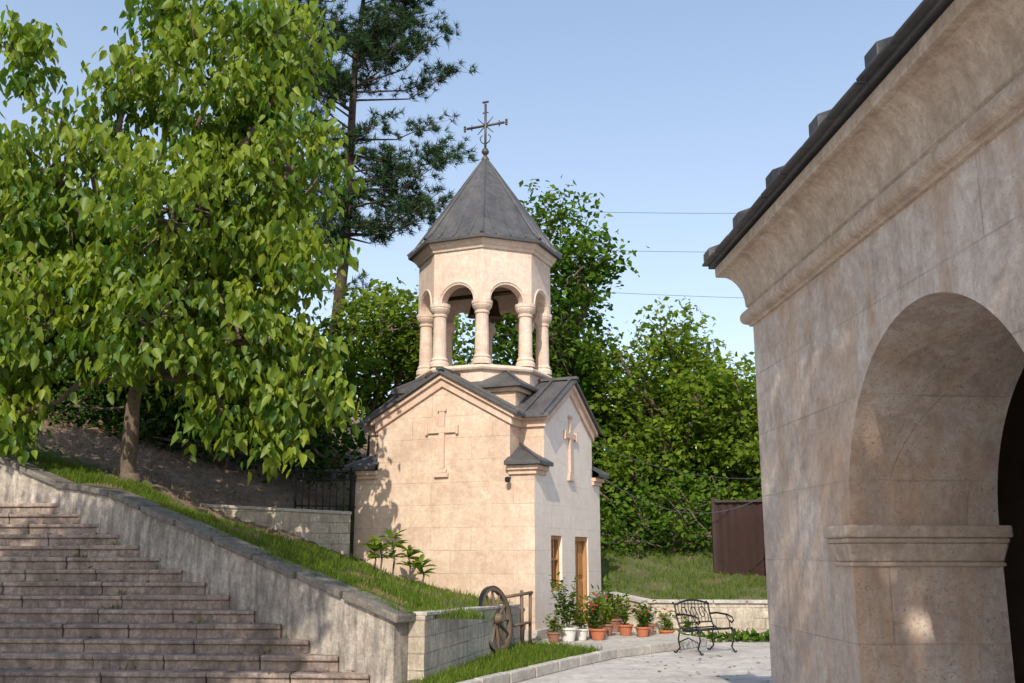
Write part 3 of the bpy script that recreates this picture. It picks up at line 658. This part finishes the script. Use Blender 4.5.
# ------------------------------------------------------------ pine
def pine(name,base,top,branches,seed,tuft_n=13,needles=26,LB=3.3,t0=.28):
    g=group(name); mb=MB(); r_=np.random.default_rng(seed); base=np.array(base,float); top=np.array(top,float)
    mb.tube([base-[0,0,.5],base*.6+top*.4+[.15,0,0],base*.25+top*.75-[.1,0,0],top],[.2,.15,.09,.03],9)
    T0=[];D0=[]
    for i in range(branches):
        t=r_.uniform(t0,1)**.9; p=base+(top-base)*t; L_=LB*(1.08-t)**.45*r_.uniform(.35,1.15); a=r_.uniform(0,2*math.pi)
        if i%3==0: a=r_.uniform(-.7,.5)
        if i%5==1: a=r_.uniform(-2.2,-.9); L_*=.6
        dr=np.array((math.cos(a),math.sin(a),r_.uniform(-.1,.4))); e=p+dr*L_; e[2]+=r_.uniform(-.1,.3)
        m_=p+dr*L_*.55+[0,0,-.12*L_]; mb.tube([p,m_,e],[.04*(1.2-t)+.012,.02,.008],6)
        for k in range(tuft_n):
            s=r_.uniform(.25,1.02)**.6; q=(p*(1-s)**2+2*m_*s*(1-s)+e*s*s)
            off=r_.normal(0,.24,3)*np.array((1,1,.45)); q2=q+off+[0,0,.06]; mb.tube([q,q2],[.008,.004],4,cap=False)
            for kk in range(3):
                T0.append(q2+r_.normal(0,.09,3)); D0.append(dr*.6+off*1.5+[0,0,.5])
    T0=np.array(T0);D0=np.array(D0); D0/=np.linalg.norm(D0,axis=1,keepdims=True)
    C=np.repeat(T0,needles,0); ax=np.repeat(D0,needles,0)*.7+rand_unit(len(C)); C=C+rng.normal(0,.025,C.shape)
    NTm=np.array([(-.055,0,0),(.055,0,0),(0,1,0)]); 
    leaves('needles',C,ax,rand_unit(len(C)),rng.uniform(.15,.25,len(C)),np.repeat(r_.random(len(T0)),needles),M_pine,g,NTm,[(0,1,2)])
    mb.obj('trunk',M_bark2,g,smooth=True)
pine('pine_tree',(-5.2,26.5,3.2),(-4.2,26.5,19.5),92,21,14,22,4.2,.36)
pine('pine_tree',(-7.6,29,5),(-7.2,29,19.5),48,23,11,18,3.4)

# ------------------------------------------------------------ grass
def grass(name,pts,hmin,hmax,mat=M_grassb):
    pts=np.array(pts); n=len(pts); ax=np.stack([rng.normal(0,.35,n),rng.normal(0,.35,n),np.ones(n)],1)
    NTm=np.array([(-.06,0,0),(.06,0,0),(.03,.6,.05),(0,1,.16)]); 
    leaves(name,pts,ax,rand_unit(n)*[1,1,.1],rng.uniform(hmin,hmax,n),rng.random(n),mat,None,NTm,[(0,1,2,3)])
P=[]
n=24000; a=rng.uniform(-.1,10.5,n); s=.2+rng.random(n)**1.3*1.9
x=-1.5-.828*a+.56*s; y=12.6+.56*a+.83*s
sel=(a<6.3); x2=x[sel];y2=y[sel]; P.append(np.stack([x2,y2,TZ(x2,y2)-.01],1))
sel=~sel; t=(a[sel]-6.3)/4.2; px=-6.5+(-9.6+6.5)*t; py=16.3+1.4*t; x2=px+.3*s[sel]; y2=py+.2+.9*s[sel]*.6; P.append(np.stack([x2,y2,TZ(x2,y2)-.01],1))
n=9000; x=rng.uniform(-3.5,0,n); y=rng.uniform(13,19.6,n); lim=-1.1+(y-12.86)*.24; sel=(x<lim-.15)&((x+1.5)*.56+(y-12.6)*.83>.25); x=x[sel];y=y[sel]; P.append(np.stack([x,y,TZ(x,y)-.01],1))
n=14000; x=rng.uniform(1.9,8,n); y=rng.uniform(20.4,27,n); sel=(y>20.45+np.clip(2.7-x,0,1)*1.2); x=x[sel];y=y[sel]; P.append(np.stack([x,y,TZ(x,y)-.01],1))
PG=np.concatenate(P); hn=np.sin(PG[:,0]*3.1+1.3*np.sin(PG[:,1]*2.3))*np.sin(PG[:,1]*2.7+PG[:,0])
grass('grass',PG[hn>-.45],.05,.16)
grass('dry_grass_patch',PG[hn<=-.45],.04,.10,M_dry)
def inpoly(x,y,poly):
    c=np.zeros(len(x),bool); j=len(poly)-1
    for i in range(len(poly)):
        xi,yi=poly[i];xj,yj=poly[j]; c^=((yi>y)!=(yj>y))&(x<(xj-xi)*(y-yi)/(yj-yi+1e-12)+xi); j=i
    return c
n=22000; x=rng.uniform(-1.8,1.6,n); y=rng.uniform(11.6,18,n); sel=inpoly(x,y,vp)&(x>-1.0+(y-12.86)*.24); x=x[sel];y=y[sel]
grass('verge_grass',np.stack([x,y,np.full(len(x),.095)],1),.04,.14)
n=7000; x=rng.uniform(-14,-3.6,n); y=rng.uniform(17.5,25,n); sel=dirtf(x,y)>.3; x=x[sel];y=y[sel]; sel=rng.random(len(x))<.4; x=x[sel];y=y[sel]
grass('dry_grass',np.stack([x,y,TZ(x,y)-.01],1),.06,.16,M_dry)
P=[]
for (n_,xx) in ((2,-3.2),(4,-4.2),(5,-5.6),(6,-5.5),(8,-5.2),(3,-2.9),(9,-6.6),(7,-4.6),(10,-6.1),(1,-4.9)):
    y0=12.8+.3*(n_-1); xr=-1.87-1.453*(y0-12.8)+.12; xx=min(xx,xr-.15)
    for k in range(26): 
        X=xx+rng.normal(0,.10); P.append((X,y0+.28+(xr-X)*tn-abs(rng.normal(0,.03)),.174*n_-.005))
grass('step_weeds',P,.04,.12)
n=900; C=[]
for i in range(n):
    if i<520:
        x=rng.uniform(-10,-3.6); y=rng.uniform(17.3,22); C.append((x,y,float(TZ(x,y))+.02))
    elif i<830:
        k=int(rng.integers(1,14)); y0=12.8+.3*(k-1); xr=-1.87-1.453*(y0-12.8); X=xr-abs(rng.normal(0,3)); C.append((X,y0+rng.uniform(0.02,.27)+(xr-X)*tn,.174*k+.012))
    else:
        C.append((rng.uniform(1.7,4.5),rng.uniform(13.5,17.0),.008))
C=np.array(C); leaves('fallen_leaves',C,rand_unit(len(C))*[1,1,.1],rand_unit(len(C))*.2+[0,0,1],rng.uniform(.04,.10,len(C)),rng.random(len(C)),M_dry,None,RHOMB,RHOMBF)

# ------------------------------------------------------------ wagon wheel
g=group('wagon_wheel',(-.33,16.35,.62)); g.rotation_euler=(R(-4),0,0)
wh=MB(); n=36
def ring(r0,r1,w_,m=0):
    V=[];F=[]
    for k in range(n):
        t=2*math.pi*k/n; c,s=math.cos(t),math.sin(t)
        V+=[(-w_,r0*c,r0*s),(w_,r0*c,r0*s),(w_,r1*c,r1*s),(-w_,r1*c,r1*s)]
    for k in range(n):
        a=4*k;b=4*((k+1)%n)
        for j in range(4): F.append((a+j,a+(j+1)%4,b+(j+1)%4,b+j))
    wh.add(V,F,m)
ring(.445,.505,.032,0); ring(.506,.520,.036,1)
for k in range(12):
    t=2*math.pi*k/12; c,s=math.cos(t),math.sin(t); wh.tube([(0,.07*c,.07*s),(0,.25*c,.25*s),(0,.45*c,.45*s)],[.022,.028,.018],8)
wh.tube([(-.13,0,0),(-.11,0,0),(-.04,0,0),(.04,0,0),(.11,0,0),(.13,0,0)],[.05,.065,.09,.09,.065,.05],14)
wo=wh.obj('rim_spokes_hub',[M_oldwood,M_iron],g); wo.rotation_euler=(0,R(-8),R(-27)); wo.location=(.07,-.08,-.02)
g=group('wooden_cart_frame'); mb=MB()
mb.beam((.02,17.05,.08),(.06,17.05,1.05),.06,.06); mb.tube([(.18,17.2,.1),(.16,17.15,1.02)],.03,7); mb.tube([(-.12,16.9,.92),(.34,17.3,.98)],.028,7); mb.tube([(-.05,16.95,.45),(.3,17.25,.5)],.024,7); mb.tube([(.3,17.3,.1),(.31,17.3,1.0)],.028,7)
mb.obj('poles',M_oldwood,g,smooth=True)

# ------------------------------------------------------------ bench
g=group('iron_garden_bench',(3.24,17.35,0),R(38)); g.scale=(.76,.86,.93); mb=MB()
prof=[(-.27,.43),(-.18,.41),(-.08,.40),(.02,.40),(.12,.405),(.20,.43)]
for y,z in prof: mb.tube([(-.55,y,z),(.55,y,z)],.014,6)
for x in (-.55,.55):
    mb.tube([(x,-.33,.38),(x,-.27,.43),(x,-.08,.40),(x,.12,.405),(x,.22,.47),(x,.28,.62),(x,.33,.84),(x,.38,.88)],.018,7)
    mb.tube([(x,-.25,.42),(x,-.30,.25),(x,-.24,.10),(x,-.32,0.01),(x,-.36,.03)],.018,7)
    mb.tube([(x,.20,.44),(x,.26,.25),(x,.22,.10),(x,.33,0.01),(x,.38,.03)],.018,7)
    mb.tube([(x,-.24,.20),(x,0,.28),(x,.22,.20)],.012,6)
    mb.tube([(x,.29,.66),(x,.1,.68),(x,-.15,.66),(x,-.28,.62),(x,-.31,.56),(x,-.26,.52),(x,-.22,.56)],.018,7)
    mb.tube([(x,-.22,.42),(x,-.2,.55),(x,-.12,.66)],.012,6)
mb.tube([(x,.33+.02*math.cos(x*5),.84+.07*math.cos(x/.55*math.pi/2)) for x in np.linspace(-.55,.55,15)],.018,7)
mb.tube([(-.55,.24,.52),(.55,.24,.52)],.014,6)
for i in range(9):
    x=-.44+i*.11; mb.tube([(x,.24,.52),(x+.03,.27,.62),(x-.03,.30,.74),(x,.335,.84+.07*math.cos(x/.55*math.pi/2))],.009,5)
for cx in (-.3,0,.3):
    mb.tube([(cx+.09*math.cos(t),.29+.02*math.sin(t),.70+.09*math.sin(t)) for t in np.linspace(0,2*math.pi,14)],.009,5)
mb.obj('frame',M_iron,g,smooth=True)

# ------------------------------------------------------------ sheet metal fence
g=group('corrugated_metal_fence'); mb=MB()
def corr(p,q,z0,z1):
    p=np.array(p);q=np.array(q); L_=np.linalg.norm(q-p); n=int(L_/.09); nrm=np.array((-(q-p)[1],(q-p)[0]))/L_
    pts=[]
    for i in range(n+1):
        b=p+(q-p)*i/n; off=.018 if i%2 else -.018; pts.append(b+nrm*off)
    V=[(a[0],a[1],z0) for a in pts]+[(a[0],a[1],z1) for a in pts]; m_=len(pts)
    mb.add(V,[(i,i+1,i+1+m_,i+m_) for i in range(m_-1)])
corr((4.85,24.2),(6.0,23.9),.6,2.83); corr((6.05,23.9),(5.62,22.2),.55,2.85)
for p in ((4.82,24.2),(6.02,23.88),(5.62,22.15)): mb.box(p[0]-.04,p[0]+.04,p[1]-.04,p[1]+.04,.3,2.95)
mb.beam((4.85,24.15,2.83),(6.0,23.85,2.83),.06,.05); mb.beam((6.05,23.85,2.85),(5.62,22.2,2.85),.06,.05)
mb.obj('panels',M_fence,g)

# ------------------------------------------------------------ pots and plants
def pot(name,x,y,z,r,h,mat,ph_,leafn,lm,flower=None,spread=.5,ls=.085,nf=5):
    g=group(name); mb=MB()
    prof=[(r*.62,0),(r*.68,.01),(r*.95,h*.82),(r*1.08,h*.83),(r*1.1,h),(r*.98,h),(r*.95,h*.9),(.001,h*.9)]
    mb.lathe(prof,(x,y,z),n=20); mb.obj('pot',mat,g,smooth=False,bevel=.003)
    n=leafn; st=MB(); k=9; C=[];A=[]; tops=[]
    for i in range(k):
        a=rng.uniform(0,6.28); s=rng.uniform(.2,1)*spread*ph_; top=np.array((x+s*math.cos(a),y+s*math.sin(a),z+h+ph_*rng.uniform(.5,1.05)))
        b=np.array((x,y,z+h*.85)); st.tube([b,(b+top)/2+rng.normal(0,.02,3),top],[.009,.007,.004],5); tops.append(top)
        for j in range(n//k):
            t=rng.uniform(.2,1.05); C.append(b+(top-b)*t+rng.normal(0,.045,3)); A.append(rand_unit(1)[0]*[1,1,.4]+[0,0,.25])
    C=np.array(C);A=np.array(A); leaves('leaves',C,A,rand_unit(len(C))*.5+[0,0,1],ls*rng.uniform(.6,1.3,len(C)),rng.random(len(C)),lm,g)
    st.obj('stems',M_bark,g)
    if flower:
        f_=MB()
        for i in range(nf):
            p=tops[i%k]+rng.normal(0,.035,3)+[0,0,.02]; f_.lathe([(.003,-.015),(.020,-.008),(.03,.01),(.008,.018)],tuple(p),n=6)
        f_.obj('flowers',flower,g)
Z=.13
pot('potted_shrub',.98,18.0,Z,.15,.24,M_white,.85,300,M_leafB,None,spread=.38,ls=.095)
pot('potted_plant',1.22,18.25,Z,.13,.20,M_white,.40,180,M_leafC,M_flP,nf=5)
pot('potted_plant',1.52,18.3,Z,.15,.20,M_terra,.36,200,M_leafB,M_flR,nf=9)
pot('potted_plant',1.5,18.75,Z,.14,.34,M_terra2,.42,200,M_leafC,M_flR,nf=7)
pot('potted_plant',1.75,19.2,Z,.14,.22,M_terra2,.36,170,M_leafA,None)
pot('potted_plant',2.12,19.3,Z,.14,.2,M_terra,.44,190,M_leafC,M_flP,nf=4)
pot('potted_plant',2.4,19.0,Z,.13,.18,M_terra,.3,160,M_leafB,M_flR,nf=7)
pot('potted_plant',2.55,19.45,Z,.15,.2,M_terra2,.36,170,M_leafB,None)
pot('potted_plant',2.95,19.75,0,.14,.2,M_terra,.32,150,M_leafC,M_flR,nf=5)
pot('potted_shrub',2.0,20.3,Z,.16,.25,M_terra2,.7,260,M_leafB,None,ls=.1)
pot('potted_plant',.72,17.85,Z,.12,.17,M_terra2,.27,120,M_leafC,M_flP,nf=3)
pot('potted_plant',3.35,19.7,0,.12,.16,M_white,.24,100,M_leafC,None)
BLADE=np.array([(0,0,0),(-.13,.3,.05),(-.15,.65,.02),(0,1,-.15),(.15,.65,.02),(.13,.3,.05),(0,.5,-.03)]); BLF=[(0,6,2,1),(6,3,2),(0,5,4,6),(6,4,3)]
g=group('magnolia_shrub'); C=[];A=[];st=MB()
for (x,y,h) in ((-2.35,18.1,.62),(-2.15,18.3,.75),(-1.85,18.2,.6),(-1.6,18.1,.45),(-2.5,18.4,.5)):
    z=float(TZ(x,y)); st.tube([(x,y,z-.05),(x+.04,y,z+h*.5),(x-.02,y,z+h)],[.02,.016,.01],6)
    for zz in (h*.55,h*.8,h):
        for k in range(9): a=rng.uniform(0,6.28); C.append((x,y,z+zz)); A.append((math.cos(a),math.sin(a),rng.uniform(-.1,.8)))
leaves('leaves',np.array(C,float),np.array(A),rand_unit(len(C))*.3+[0,0,1],rng.uniform(.2,.34,len(C)),rng.random(len(C)),M_leafC,g,BLADE,BLF); st.obj('stems',M_bark,g)
C=[]
for i in range(260): C.append((rng.uniform(3.3,5.4),rng.uniform(19.35,19.8),rng.uniform(0,.12)))
C=np.array(C); leaves('ground_cover_plants',C,rand_unit(len(C))+[0,0,.9],rand_unit(len(C))+[0,0,1],rng.uniform(.08,.17,len(C)),rng.random(len(C)),M_leafB,None)

# ------------------------------------------------------------ cables
def cable(name,a,b,sag,r=.009,mat=M_wire):
    g=group(name); mb=MB(); a=np.array(a,float);b=np.array(b,float)
    P=[a+(b-a)*t-[0,0,sag*4*t*(1-t)] for t in np.linspace(0,1,24)]; mb.tube(P,r,5)
    mb.obj('wire',mat,g)
cable('overhead_cable',(1.85,21.5,3.3),(5.62,22.2,2.9),.6,.009)
cable('overhead_cable',(1.7,21.0,3.9),(6.05,23.9,3.4),.25,.009)
cable('power_line',(3,60,22.9),(40,60,23.6),.4,.014)
cable('power_line',(3,61,20.7),(40,61,21.2),.4,.014)
cable('power_line',(3,62,18.3),(40,62,17.7),.4,.014)
